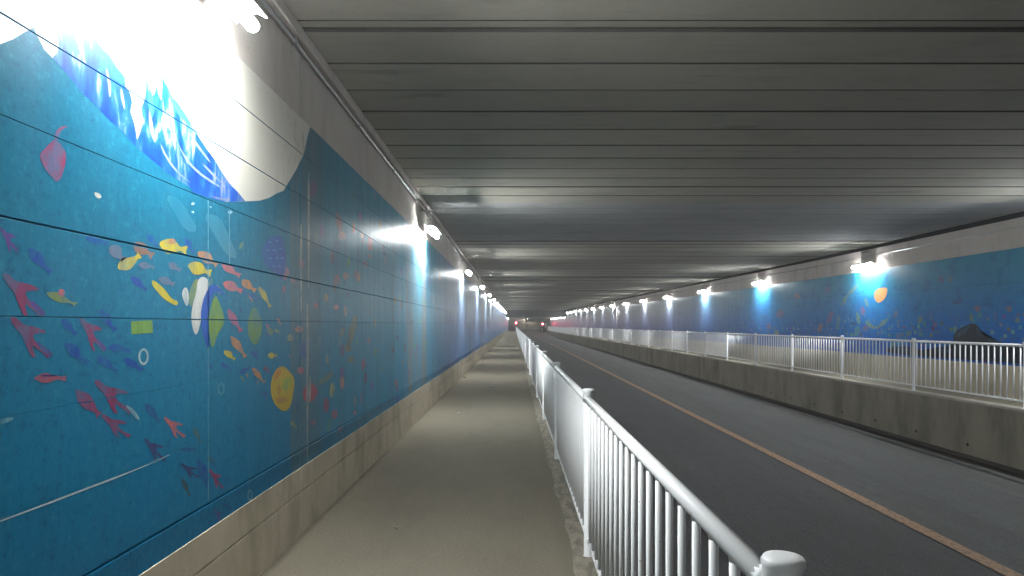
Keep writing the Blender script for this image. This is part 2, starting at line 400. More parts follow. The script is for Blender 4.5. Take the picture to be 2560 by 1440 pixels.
# ------------------------------------------------------------------ walls
JOINTS = [4.79, 28.4, 52.1, 75.8, 99.5]; JR = [24.3, 48.0, 71.7, 95.4]
def jys(J, extra=()):
    return sorted(set([Y0, 20, YP, Y1]+list(extra)+[j+d for j in J for d in (-.008, 0, .008)]))
def joff(y, J): return .012 if y in J else 0
def top(y): return CEIL-.09+rise(y)
GR = [.31, .61, .923, 1.226, 1.527, 1.824, 2.126, 2.428, 2.73]
SEG_L = [(Y0, [], 4.785), (4.797, [20], 28.39), (28.41, [], 52.1), (52.12, [], 75.8), (75.82, [99.5], YP), (YP, [140], Y1)]
def ys_of(s): return [s[0]]+s[1]+[s[2]]
def wall_rows(lo, hi, grooves, xf, side, dep=.006, wid=.0035):
    """points of one wall face between heights lo and hi with V grooves; side=+1 faces +x"""
    p = [(xf, lo)]
    for g, d, wd in grooves:
        if lo+.01 < g < hi-.01: p += [(xf, g-wd), (xf-side*d, g), (xf, g+wd)]
    return p+[(xf, hi)]
gl = [(g, {.61: .011, 1.824: .008, 2.428: .005, .923: .0012, 1.226: .0012}.get(g, .004), {.61: .007, 1.824: .0048, 2.428: .0022, .923: .0012, 1.226: .0012}.get(g, .002)) for g in GR]
MB_L, MT_L = .482, 2.985
wl = empty('mural_wall', (LX, 0, 0)); wl.location = (0, 0, 0)
tag(wl, 'concrete wall with blue sea mural of fish and a breaking wave, beside the left walkway', 'mural wall')
YL = jys(JOINTS)
b = NB(); solid(b, lambda y: [(LX-.35, -.5), (LX-.35, CEIL+.5+rise(y)), (LX-.03, CEIL+.5+rise(y)), (LX-.03, -.5)], [Y0, 20, YP, Y1])
link('wall_core', b, M['dark'], wl)
b = NB(); strip(b, lambda y: [(LX-joff(y, JOINTS), MT_L+rise(y)), (LX-joff(y, JOINTS), top(y)), (LX-.03, top(y))], YL)
link('upper_wall_face', b, M['wallc'], wl)
b = NB(); strip(b, lambda y: [(x-joff(y, JOINTS), z) for x, z in wall_rows(-.05, MB_L, [(.31, .012, .006)], LX+.004, 1)+[(LX-.01, MB_L+.003)]], YL)
link('skirting', b, M['skirt'], wl)
b = NB(); strip(b, lambda y: [(LX-.02, top(y)-.001), (LX+.05, top(y)), (LX+.06, top(y)+.01), (LX+.06, top(y)+.075), (LX-.02, top(y)+.078)], [Y0, 20, YP])
link('bearing_ledge', b, M['wallc'], wl)
b = NB(); strip(b, lambda y: [(x-joff(y, JOINTS), z) for x, z in wall_rows(MB_L, MT_L+rise(y), [(g, d*(1 if y < 4.8 else (.45 if g in (.61, 1.527) else .04)), wd) for g, d, wd in gl], LX, 1)], YL)
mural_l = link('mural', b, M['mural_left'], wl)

# right wall
wr = empty('mural_wall'); tag(wr, 'long blue coral reef mural wall behind the right hand railing, beyond the road', 'mural wall')
MB_R, MT_R = .745, 2.93
SEG_R = [(Y0, [], 24.3), (24.33, [], 48.0), (48.02, [], 71.7), (71.72, [], 95.4), (95.42, [], YP), (YP, [140], Y1)]
YR = jys(JR)
b = NB(); solid(b, lambda y: [(RX+.03, -.5), (RX+.03, CEIL+.5+rise(y)), (RX+.35, CEIL+.5+rise(y)), (RX+.35, -.5)], [Y0, 20, YP, Y1])
link('wall_core', b, M['dark'], wr)
b = NB(); strip(b, lambda y: [(RX+joff(y, JR), MT_R+rise(y)), (RX+joff(y, JR), top(y)), (RX+.03, top(y))], YR)
link('upper_wall_face', b, M['wallc'], wr)
b = NB(); strip(b, lambda y: [(RX-.004+joff(y, JR), RW-.05), (RX-.004+joff(y, JR), MB_R), (RX+.01, MB_R+.003)], YR)
link('skirting', b, M['skirt'], wr)
b = NB(); strip(b, lambda y: [(x+joff(y, JR), z) for x, z in wall_rows(MB_R, MT_R+rise(y), [(1.4, .005, .003), (2.3, .005, .003)], RX, -1)], YR)
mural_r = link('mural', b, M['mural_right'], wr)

# retaining wall of the right walkway
rt = empty('retaining_wall'); tag(rt, 'stained low concrete retaining wall under the right hand railing beside the gutter', 'retaining wall')
b = NB(); solid(b, lambda y: [(8.2, -1.1), (8.2, RW-.035), (8.355, RW-.035), (8.355, -1.1)], YS)
link('wall_face', b, M['retain'], rt)
b = NB(); solid(b, lambda y: [(8.193, RW-.033), (8.19, RW-.005), (8.20, RW+.012), (8.43, RW+.012), (8.43, RW-.033)], YS)
link('coping', b, M['coping'], rt)
b = NB(); tube(b, (0, 0, 0), (.03, 0, 0), .03, 12)
wh = link('weep_hole', b, M['dark'], rt); wh.location = (8.194, 9.05, -.66)
for k in range(1, 26):
    c = wh.copy(); C.objects.link(c); c.parent = rt; c.location = (8.194, 9.05+1.55*k, -.66)

# ------------------------------------------------------------------ painted figures (flat paint on the walls)
def left_pt(p):
    Y = F*abs(LX)/(VX-p[0]); return (Y, EYE+(VY-p[1])/F*Y)
def right_pt(p):
    Y = F*RX/(p[0]-VX); return (Y, EYE+(VY-p[1])/F*Y)
EDGE = [MB_L+.001]+[x for g, d, wd in gl if g > MB_L for x in (g-wd-.001, g+wd+.001)]+[MT_L-.001]
def slabs(poly, cuts):
    """even-odd trapezoids of a polygon of (along, height) points, cut at heights; only odd bands of cuts are kept"""
    hs = sorted({round(p[1], 5) for p in poly} | set(round(c, 5) for c in cuts)); out = []
    n = len(poly)
    for lo, hi in zip(hs, hs[1:]):
        m = (lo+hi)/2
        if hi-lo < 1e-5 or not any(a < m < c for a, c in zip(cuts[::2], cuts[1::2])): continue
        xs = []
        for i in range(n):
            a, c = poly[i], poly[(i+1) % n]
            if min(a[1], c[1]) < m < max(a[1], c[1]):
                f = lambda h: a[0]+(c[0]-a[0])*(h-a[1])/(c[1]-a[1])
                xs.append((f(m), f(lo), f(hi)))
        xs.sort()
        for l, r in zip(xs[::2], xs[1::2]):
            q = [(l[1], lo), (r[1], lo), (r[2], hi), (l[2], hi)]
            q = [p for i, p in enumerate(q) if abs(p[0]-q[i-1][0])+abs(p[1]-q[i-1][1]) > 1e-6]
            if len(q) > 2: out.append(q)
    return out
def add_left(b, poly, off):
    for q in slabs(poly, EDGE): b.faces.new([b.verts.new((LX+off*.25, y, z)) for y, z in q])
def smooth(px, n=2):
    for _ in range(n):
        q = []
        for i in range(len(px)):
            a, c = px[i], px[(i+1) % len(px)]
            q += [(a[0]*.75+c[0]*.25, a[1]*.75+c[1]*.25), (a[0]*.25+c[0]*.75, a[1]*.25+c[1]*.75)]
        px = q
    return px
def to_face(b):
    bmesh.ops.remove_doubles(b, verts=b.verts[:], dist=1e-6)
    for f in b.faces:
        f.normal_update()
        if f.normal.x < 0: f.normal_flip()
def fig_left(name, polys, m, off=.0016, rnds=2, label=None):
    b = NB()
    for p in polys: add_left(b, [left_pt(q) for q in (smooth(p, rnds) if rnds else p)], off)
    to_face(b); o = link(name, b, m, mural_l)
    if label: o['label'] = label
    return o
def fig_right(name, polys, m, off=.003, rnds=2, label=None):
    b = NB()
    for p in polys:
        q = [right_pt(v) for v in (smooth(p, rnds) if rnds else p)]
        b.faces.new([b.verts.new((RX-off*.4, y, z)) for y, z in q])
    bmesh.ops.triangulate(b, faces=b.faces[:])
    for f in b.faces:
        f.normal_update()
        if f.normal.x > 0: f.normal_flip()
    o = link(name, b, m, mural_r)
    if label: o['label'] = label
    return o
def c1(*p): return [(x/2.977, y/2.977) for x, y in p]
def c2(*p): return [(x/2.977, 480+y/2.977) for x, y in p]
def c3(*p): return [(x/2.977, 960+y/2.977) for x, y in p]
def c8(*p): return [(540+x/3, 760+y/3) for x, y in p]
def c7(*p): return [(1900+x/3.79, 540+y/3.79) for x, y in p]

low_edge = c1((390, 430), (500, 550), (600, 680), (720, 790), (810, 890), (900, 970), (1010, 1090), (1130, 1190), (1250, 1290), (1420, 1400))+c2((1440, 0), (1550, 40), (1680, 75), (1820, 70))
foam = [(-700, -260)]+[(-700, 200), (-300, 170)]+c1((0, 330), (100, 290), (180, 240), (250, 205), (290, 290), (330, 370), (390, 430))+low_edge[1:]+c2((1930, 65), (2000, 45), (2060, 10))+c1((2110, 1420), (2200, 1270), (2260, 1150), (2290, 1010), (2312, 935))+[(700, 240), (600, 140), (430, -30), (300, -160), (200, -260)]
# painted foam, cut at the mural's upper edge by the clip heights
fig_left('painted_foam', [foam], M['foam'], .001, 0)
wave = c1((325, -30), (380, 60), (420, 110), (480, 130), (560, 140), (620, 190), (690, 250), (740, 330), (800, 390), (830, 430), (870, 500), (930, 570), (935, 640), (970, 700), (985, 760), (970, 830), (1000, 920), (1015, 1000), (1020, 1040), (1040, 990), (1062, 900), (1050, 800), (1074, 750), (1086, 650), (1076, 510), (1100, 620), (1118, 745), (1150, 690), (1166, 600), (1180, 700), (1200, 745), (1206, 640), (1200, 540), (1235, 620), (1290, 720), (1370, 830), (1430, 930), (1480, 1020), (1540, 1110), (1600, 1190), (1650, 1280), (1720, 1380), (1770, 1429))+c2((1825, 68), (1680, 75), (1550, 40), (1440, 0))+c1((1420, 1400), (1250, 1290), (1130, 1190), (1010, 1090), (900, 970), (810, 890), (720, 790), (600, 680), (500, 550), (390, 430), (430, 380), (437, 300), (415, 200), (395, 110), (330, 0))
fig_left('painted_wave', [wave], M['wave'], .0016, 0)
streaks = [c1((420, 130), (440, 220), (470, 330), (455, 300), (425, 210)), c1((540, 190), (590, 290), (625, 400), (645, 500), (600, 400), (565, 300)),
    c1((780, 480), (815, 560), (830, 690), (812, 740), (805, 640)), c1((900, 640), (925, 740), (930, 830), (912, 780), (895, 700)),
    c1((1110, 790), (1130, 900), (1150, 1000), (1160, 1080), (1120, 1000), (1105, 900)), c1((1210, 690), (1225, 900), (1260, 1060), (1240, 1080), (1212, 950)),
    c1((1290, 980), (1330, 1080), (1390, 1180), (1470, 1270), (1600, 1360), (1700, 1429), (1570, 1362), (1440, 1268), (1350, 1145)),
    c1((1180, 1040), (1240, 1160), (1330, 1290), (1450, 1380), (1340, 1310), (1235, 1190)), c1((1400, 960), (1470, 1070), (1530, 1150), (1580, 1230), (1500, 1140), (1440, 1050)), c1((1480, 1190), (1580, 1280), (1680, 1390), (1570, 1300)),
    c2((1540, 20), (1640, 45), (1740, 55), (1640, 62))]
fig_left('painted_wave_streaks', streaks, paint((.30, .31, .38), .3), .0022, 2)
cy_ = [c1((470, 150), (560, 150), (640, 230), (700, 300), (640, 270), (560, 200)), c1((690, 260), (750, 360), (830, 440), (760, 420), (700, 330)), c1((1100, 700), (1120, 640), (1150, 780), (1130, 900), (1110, 820)), c1((1240, 640), (1300, 760), (1390, 880), (1430, 950), (1350, 880), (1270, 780)), c1((830, 450), (870, 530), (915, 580), (910, 640), (860, 580))]
fig_left('painted_wave_streaks', cy_, paint((.04, .26, .48), .15), .0025, 2)
fig_left('painted_light_ray', [c2((1225, 20), (1330, 40), (1400, 150), (1480, 290), (1385, 300), (1300, 160))], M['ray'], .0012, 1)
fig_left('painted_light_ray', [c2((1500, 155), (1640, 180), (1690, 300), (1780, 500), (1690, 480), (1600, 330))], M['ray'], .0012, 1)
for p in (c2((1420, 85), (1440, 75), (1452, 90), (1430, 100)), c2((1555, 110), (1572, 104), (1575, 120)), c2((1690, 150), (1715, 135), (1735, 150), (1710, 166)), c2((1420, 145), (1440, 140), (1445, 160))):
    fig_left('painted_bubble', [p], paint((.45, .62, .68), .2), .0014, 1)

RED, PURP, BLUE, DBLUE = (.24, .05, .135), (.11, .07, .27), (.012, .075, .34), (.02, .06, .25)
YEL, ORG, PINK, GRN, OLV, WHT, GRY = (.52, .43, .04), (.52, .24, .09), (.50, .14, .15), (.17, .30, .05), (.20, .27, .10), (.62, .64, .62), (.14, .17, .26)
DPUR = (.05, .02, .14)
def fish(a, c, w=.36, bend=.0):
    ax, ay = a; cx, cy = c; dx, dy = cx-ax, cy-ay; L = math.hypot(dx, dy); ux, uy = dx/L, dy/L; vx, vy = -uy, ux
    T = [(0, 0), (.12, .55), (.32, 1), (.55, .85), (.74, .32), (.84, .28), (1, .75), (.95, 0), (1, -.75), (.84, -.28), (.74, -.32), (.52, -.9), (.34, -1.05), (.12, -.6)]
    h = w*L/2; T = [(t+rnd.uniform(-.022, .022), s+rnd.uniform(-.16, .16)) for t, s in T]
    return [(ax+ux*t*L+vx*(s*h+bend*L*math.sin(math.pi*t)), ay+uy*t*L+vy*(s*h+bend*L*math.sin(math.pi*t))) for t, s in T]
FLY = [(80, 930), (122, 930), (172, 988), (240, 1000), (310, 1020), (352, 1050), (275, 1052), (238, 1064), (258, 1110), (300, 1150), (345, 1180), (395, 1205), (358, 1214), (362, 1252), (318, 1204), (268, 1164), (240, 1140), (244, 1185), (268, 1242), (226, 1222), (190, 1135), (163, 1065), (118, 1012), (84, 960)]
def flyer(a, c):
    sx, sy = (c[0]-a[0])/315, (c[1]-a[1])/318
    return [(a[0]+(x-78)*sx, a[1]+(y-928)*sy) for x, y in FLY]
def oval(c, rx, ry, ang=0, n=12):
    ca, sa = math.cos(R(ang)), math.sin(R(ang))
    return [(c[0]+rx*math.cos(t)*ca-ry*math.sin(t)*sa, c[1]+rx*math.cos(t)*sa+ry*math.sin(t)*ca) for t in [2*math.pi*i/n for i in range(n)]]
def Q(x, y): return (x/2.977, 480+y/2.977)
def Q3(x, y): return (x/2.977, 960+y/2.977)
def Q8(x, y): return (540+x/3, 760+y/3)
# kite shaped red fish under the wave
fig_left('painted_fish', [c1((400, 1035), (435, 1055), (490, 1130), (492, 1190), (465, 1300), (425, 1362), (385, 1315), (350, 1280), (310, 1210), (290, 1150), (350, 1090)), c1((398, 1040), (418, 970), (460, 938), (522, 936), (470, 957), (442, 990), (428, 1045))], paint((.28, .055, .13), .45), .0018, 1, 'crimson kite shaped fish with a curled tail')
F_ = [((0, 265), (140, 455), PURP, 'l'), ((15, 600), (345, 940), RED, 'l'), ((75, 930), (395, 1240), RED, 'l'), ((585, 925), (795, 1195), RED, 'l')]
for a, c, m, _ in F_:
    fig_left('painted_flying_fish', [flyer(Q(*a), Q(*c))], paint(m, .45), .0018, 2)
    ax, ay = Q(*a); cx, cy = Q(*c)
    fig_left('painted_flying_fish', [[(ax+(cx-ax)*t+(cy-ay)*s, ay+(cy-ay)*t-(cx-ax)*s) for t, s in ((.60, .03), (.78, .05), (.93, .05), (.97, -.01), (.84, -.03), (.66, -.03))]], paint(PURP, .3), .0022, 2)
for a, c, m in [((700, -30), (1000, 230), RED), ((750, 225), (985, 405), RED), ((1218, 245), (1390, 405), PINK), ((1070, 405), (1245, 580), DPUR), ((1340, 590), (1495, 705), DPUR), ((1555, 635), (1670, 785), RED), ((1590, 930), (1665, 1035), PURP)]:
    fig_left('painted_flying_fish', [flyer(Q3(*a), Q3(*c))], paint(m, .38), .0018, 2)
fig_left('painted_fish', [fish(Q3(560, 45), Q3(745, 240), .4)], paint(RED), .0018)
fig_left('painted_fish', [fish(Q(240, 1388), Q(500, 1386), .28)], paint((.36, .09, .13)), .0018)
fig_left('painted_fish', [c2((300, 1362), (420, 1358), (425, 1372), (300, 1375))], paint(DPUR, .1), .0022, 1)
for a, c in [((205, 415), (385, 605)), ((455, 945), (565, 1065)), ((735, 875), (860, 1035)), ((475, 1125), (660, 1280)), ((720, 1225), (875, 1340)), ((918, 1240), (1065, 1330)), ((800, 1155), (970, 1180)), ((630, 340), (805, 385)), ((1090, 310), (1175, 410)), ((1365, 340), (1445, 455)), ((970, 630), (1095, 735)), ((1640, 1275), (1720, 1320)), ((1780, 1350), (1860, 1305)), ((1850, 760), (1930, 800)), ((1865, 1180), (1925, 1250))]:
    fig_left('painted_fish', [fish(Q(*a), Q(*c), .36)], paint(BLUE, .4), .0018)
for a, c, m in [((1075, 145), (1195, 285), DBLUE), ((1470, 560), (1550, 770), BLUE), ((1440, 320), (1495, 435), (.05, .14, .16)), ((1355, 700), (1412, 835), (.04, .09, .12)), ((1340, 490), (1460, 485), DBLUE), ((1550, 540), (1610, 600), (.05, .12, .14)), ((1650, 890), (1730, 930), DBLUE)]:
    fig_left('painted_fish', [fish(Q3(*a), Q3(*c), .3)], paint(m, .4), .0018)
for a, c, m, wd in [((880, 575), (1045, 465), YEL, .5), ((990, 380), (1140, 480), (.26, .14, .10), .5), ((1180, 390), (1395, 435), YEL, .5), ((1030, 540), (1150, 560), GRY, .5), ((1250, 530), (1345, 585), GRY, .5), ((1180, 640), (1300, 690), GRY, .45), ((1465, 445), (1625, 545), ORG, .42), ((1395, 545), (1575, 605), YEL, .55), ((1645, 525), (1790, 630), PINK, .36), ((1660, 675), (1805, 740), PINK, .45), ((1795, 655), (1905, 740), ORG, .45), ((1925, 700), (2015, 860), YEL, .25), ((820, 400), (925, 510), GRY, .6), ((340, 745), (570, 840), OLV, .25), ((1690, 870), (1800, 1040), (.42, .09, .18), .28), ((1715, 1070), (1830, 1230), ORG, .3), ((1665, 1180), (1750, 1250), YEL, .4), ((1960, 1300), (2010, 1345), RED, .5), ((1875, 1305), (1970, 1425), ORG, .3), ((1990, 1220), (2065, 1215), YEL, .6)]:
    fig_left('painted_fish', [fish(Q(*a), Q(*c), wd)], paint(m, .32), .0019)
fig_left('painted_fish', [smooth(c2((1130, 650), (1180, 680), (1230, 730), (1270, 790), (1330, 815), (1315, 850), (1260, 820), (1210, 790), (1160, 730), (1130, 690)), 1)], paint(YEL, .12), .0019, 1)
fig_left('painted_fin', [c2((1240, 385), (1265, 345), (1300, 345), (1310, 390))], paint(ORG), .0023, 1)
fig_left('painted_dab', [oval(Q(455, 750), 9, 10)], paint(PINK), .0023, 1)
fig_left('painted_square', [c2((975, 962), (1133, 955), (1138, 1048), (978, 1058))], paint((.20, .36, .05), .12), .0018, 0, 'lime green rectangle')
ring = oval(Q(1068, 1225), 13, 21, 0, 24)
def ring_fig(c, rx, ry, m, t=.28):
    o = oval(c, rx, ry, 0, 20); i = oval(c, rx*(1-t*1.3), ry*(1-t), 0, 20)
    fig_left('painted_bubble', [[o[k], o[(k+1) % 20], i[(k+1) % 20], i[k]] for k in range(20)], m, .0018, 0)
ring_fig(Q(1068, 1225), 13, 21, paint((.42, .55, .60), .3)); ring_fig(Q8(38, 635), 9, 15, paint((.12, .38, .46), .3)); ring_fig(Q3(1860, 830), 6, 14, paint((.25, .42, .48), .3))
fig_left('painted_leaf', [c2((1350, 760), (1370, 705), (1400, 720), (1408, 800), (1395, 860), (1370, 820))], paint(WHT), .0019)
fig_left('painted_leaf', [c2((1470, 640), (1485, 690), (1450, 790), (1430, 860), (1405, 840), (1408, 740), (1440, 660))], paint(OLV), .002)
fig_left('painted_leaf', [c2((1470, 650), (1515, 625), (1560, 665), (1545, 760), (1505, 900), (1475, 1050), (1445, 1065), (1420, 950), (1430, 850), (1462, 740))], paint(WHT, .08), .0023)
fig_left('painted_leaf', [c2((1555, 700), (1600, 682), (1660, 745), (1695, 800), (1640, 745), (1590, 735), (1560, 820), (1548, 950), (1560, 1185), (1520, 1110), (1488, 950), (1505, 810))], paint((.012, .09, .46), .1), .0026)
fig_left('painted_leaf', [c2((1600, 755), (1632, 820), (1672, 930), (1662, 1000), (1620, 1050), (1580, 1190), (1556, 1060), (1555, 900))], paint(GRN, .2), .0024)
fig_left('painted_leaf', [c2((1890, 845), (1930, 900), (1955, 1000), (1930, 1110), (1895, 1145), (1850, 1090), (1840, 990), (1860, 900))], paint((.13, .25, .08), .4), .0019)
fig_left('painted_leaf', [c2((1960, 390), (2030, 322), (2105, 330), (2122, 440), (2135, 540), (2100, 675), (2055, 605), (1980, 560), (1942, 450))], paint((.02, .08, .36), .3), .0019, 1)
sc = [c2((1990+dx, 380+dy), (2010+dx, 360+dy), (2030+dx, 385+dy), (2012+dx, 377+dy)) for dx, dy in ((0, 0), (50, -10), (-20, 60), (30, 60), (80, 50), (0, 120), (50, 120), (90, 120), (30, 180), (70, 180))]
fig_left('painted_leaf_scales', sc, paint((.05, .22, .50), .3), .0023, 1)
fig_left('painted_shell', [c8((490, 448), (560, 515), (592, 570), (577, 680), (560, 770), (515, 812), (450, 770), (413, 690), (408, 600), (430, 520))], paint((.52, .38, .03), .06), .0019, 1, 'large golden yellow oval shell')
fig_left('painted_shell', [c8((470, 475), (500, 500), (460, 560), (430, 590), (440, 520))], paint((.55, .24, .04), .1), .0023)
fig_left('painted_shell', [c8((500, 560), (560, 540), (570, 600), (530, 660), (490, 640))], paint((.35, .40, .04), .2), .0023)
fig_left('painted_shell', [c8((450, 620), (480, 600), (490, 660), (470, 700)), c8((440, 700), (520, 690), (545, 720), (500, 750), (450, 740))], paint((.48, .27, .03), .2), .0024)
fig_left('painted_shell', [c8((650, 650), (680, 600), (710, 585), (745, 610), (765, 650), (745, 710), (700, 745), (658, 728))], paint((.35, .07, .12), .1), .0019, 2, 'dull red round shell')
for (cx, cy), rx, ry, ang, m in [((820, 562), 26, 7, -40, OLV), ((872, 645), 6, 19, 5, (.55, .48, .16)), ((945, 590), 6, 17, 0, ORG), ((825, 758), 7, 20, 0, (.40, .05, .13)), ((890, 828), 8, 13, 15, PINK), ((725, 888), 8, 9, 0, (.38, .09, .12)), ((635, 500), 9, 9, 0, PINK), ((625, 190), 11, 8, 0, ORG), ((660, 345), 12, 22, 0, (.05, .09, .32)), ((1020, 200), 9, 40, 14, OLV), ((945, 215), 5, 14, 20, OLV), ((990, 330), 8, 11, 0, (.22, .26, .10)), ((1010, 415), 8, 9, 0, OLV), ((1105, 452), 5, 14, 0, (.42, .07, .16)), ((833, 415), 3, 12, -8, (.5, .47, .2)), ((555, 252), 7, 9, 0, YEL), ((405, 205), 10, 8, 30, OLV), ((365, 675), 7, 7, 0, BLUE), ((612, 770), 7, 7, 0, DBLUE), ((1350, 590), 4, 9, 0, PINK), ((1040, 815), 4, 6, 0, PINK), ((930, 935), 4, 6, 0, PINK), ((520, -235), 10, 17, 0, PINK), ((900, 25), 7, 7, 0, PINK), ((970, 50), 4, 14, 0, (.5, .46, .3))]:
    fig_left('painted_dab', [oval(Q8(cx, cy), rx, ry, ang)], paint(tuple(v*.75+w_*.25 for v, w_ in zip(m, (.05, .16, .26))), .5), .0018, 1)
for (cx, cy), rx, ry, ang, m in [((782, 470), 11, 24, 0, (.22, .05, .13)), ((848, 555), 8, 26, -12, (.36, .15, .06)), ((855, 590), 9, 12, 0, (.40, .20, .10)), ((925, 610), 7, 18, 0, (.30, .13, .14)), ((842, 700), 8, 14, 0, PINK), ((865, 690), 7, 10, 0, ORG), ((893, 690), 8, 14, -15, ORG), ((754, 660), 8, 15, 0, PINK), ((815, 745), 6, 11, 0, YEL), ((790, 765), 6, 8, 0, PINK), ((905, 588), 4, 8, 0, WHT), ((1100, 692), 4, 14, 0, ORG)]:
    fig_left('painted_dab', [oval((cx, cy), rx, ry, ang)], paint(tuple(v*.6+w_*.4 for v, w_ in zip(m, (.08, .16, .24))), .6), .0018, 1)
for i in range(44):
    if i < 24: x, y = rnd.gauss(640, 55), rnd.gauss(800, 110)
    else: x, y = rnd.uniform(780, 1010), rnd.uniform(600, 930)
    L_ = rnd.uniform(10, 22)*(1 if x < 740 else .7); an = rnd.uniform(.3, 1.3); m = rnd.choice([BLUE, DBLUE, ORG, YEL, PINK, OLV, GRY, BLUE, DBLUE])
    m = tuple(v*.7+w_*.3 for v, w_ in zip(m, (.02, .17, .30)))
    if i % 2: fig_left('painted_fish', [fish((x, y), (x+L_*math.cos(an), y+L_*math.sin(an)*1.3), .4)], paint(m, .5), .00165)
    else: fig_left('painted_dab', [oval((x, y), L_*.22, L_*.5, rnd.uniform(-30, 30))], paint(m, .5), .00165, 1)
# thin pale line along a board edge, scuffs
fig_left('pale_line', [[(0, 1297), (130, 1250), (290, 1190), (424, 1136), (424, 1140), (290, 1196), (130, 1257), (0, 1305)]], paint((.50, .66, .70), .1), .0020, 0)
fig_left('scuff', [c2((700, 0), (740, 10), (760, 40), (730, 50), (705, 25))], paint((.55, .55, .50), .3), .0019, 1)
fig_left('scuff', [c3((0, 262), (90, 245), (105, 262), (40, 290), (0, 300))], paint((.16, .38, .48), .3), .0019, 1)
fig_left('scuff', [c3((930, 150), (1000, 190), (1045, 270), (1020, 262), (960, 200))], paint((.30, .45, .50), .4), .0024, 1)
for px, a, c in ((519, 500, 1250), (572, 520, 660)):
    fig_left('drip', [[(px, a), (px+2.4, a), (px+3, c), (px+.5, c)]], paint((.16, .36, .46), .5), .0026, 0)
for px, a, c in ((768, 430, 720), (765, 760, 1150), (771, 940, 1010), (749, 560, 800)):
    fig_left('drip', [[(px, a), (px+7, a), (px+5, c), (px+1, c)]], paint((.36, .38, .34), .5), .0026, 1)

# right mural figures
fig_right('painted_fish', [c7((1078, 760), (1090, 705), (1150, 678), (1212, 680), (1200, 740), (1180, 790), (1125, 828), (1092, 800))], paint((.62, .26, .09), .08), .003, 1, 'round orange fish')
fig_right('painted_rocks', [c7((1830, 1230), (1835, 1110), (1900, 1060), (2030, 1010), (2090, 1070), (2105, 1130), (2200, 1160), (2290, 1205), (2400, 1210), (2560, 1260), (2700, 1330), (2760, 1440), (2501, 1405), (2200, 1378), (1700, 1345), (1440, 1318), (1170, 1290), (1230, 1240), (1440, 1230), (1560, 1290), (1620, 1250))], paint((.008, .010, .017), .05), .003, 1, 'dark grey painted rocks')
fig_right('painted_rock_strokes', [c7((1850, 1150), (1910, 1075), (2010, 1030), (1960, 1090), (1900, 1140)), c7((2040, 1040), (2085, 1085), (2095, 1150), (2060, 1120)), c7((2120, 1150), (2260, 1200), (2380, 1230), (2240, 1225)), c7((1240, 1260), (1400, 1245), (1480, 1270), (1340, 1280)), c7((1640, 1270), (1800, 1250), (1900, 1290), (1760, 1300))], paint((.022, .03, .045), .3), .0036, 1)
for (cx, cy), rx, ry, ang, m in [((160, 1112), 6, 9, 0, (.45, .38, .05)), ((80, 1045), 5, 9, 0, (.45, .06, .08)), ((570, 1060), 7, 14, 25, (.40, .16, .05)), ((665, 960), 7, 20, 20, (.30, .05, .22)), ((975, 900), 7, 12, 0, (.42, .10, .22)), ((1000, 1065), 8, 9, 0, (.30, .06, .20)), ((190, 925), 10, 12, 20, (.30, .10, .12)), ((350, 760), 9, 7, 0, (.30, .16, .08)), ((640, 700), 9, 10, 0, (.16, .14, .26)), ((880, 700), 5, 22, 45, (.24, .30, .08)), ((800, 800), 5, 18, 30, (.25, .30, .10)), ((890, 1020), 10, 4, 0, (.04, .04, .08)), ((930, 970), 6, 18, -10, (.28, .34, .12)), ((920, 1090), 8, 14, 10, (.20, .30, .14)), ((1040, 1030), 6, 16, -50, (.30, .32, .06)), ((1100, 1055), 10, 4, 0, (.30, .32, .06)), ((1170, 1010), 6, 18, 50, (.28, .30, .06)), ((1010, 820), 5, 14, -25, (.28, .30, .12)), ((1290, 920), 6, 8, 30, (.30, .15, .10)), ((1720, 600), 8, 10, 0, (.16, .06, .14)), ((1800, 600), 8, 8, 0, (.20, .24, .08)), ((2060, 880), 10, 9, 0, (.30, .10, .08)), ((2360, 880), 9, 9, 0, (.26, .12, .06)), ((2000, 960), 6, 10, 0, (.24, .26, .05)), ((1520, 980), 7, 9, 0, (.22, .24, .05)), ((1660, 1030), 6, 7, 0, (.28, .08, .20)), ((1870, 810), 16, 7, -20, (.02, .05, .14)), ((1320, 1130), 8, 8, 0, (.24, .10, .26)), ((1410, 1110), 9, 8, 0, (.16, .2, .06)), ((740, 1010), 5, 22, 5, (.20, .26, .16)), ((2440, 990), 8, 8, 0, (.2, .24, .06))]:
    fig_right('painted_coral', [oval((1900+cx/3.79, 540+cy/3.79), rx*.9, ry*.9, ang)], paint(tuple(v*.6+w_*.4 for v, w_ in zip(m, (.01, .10, .30))), .6), .003, 1)

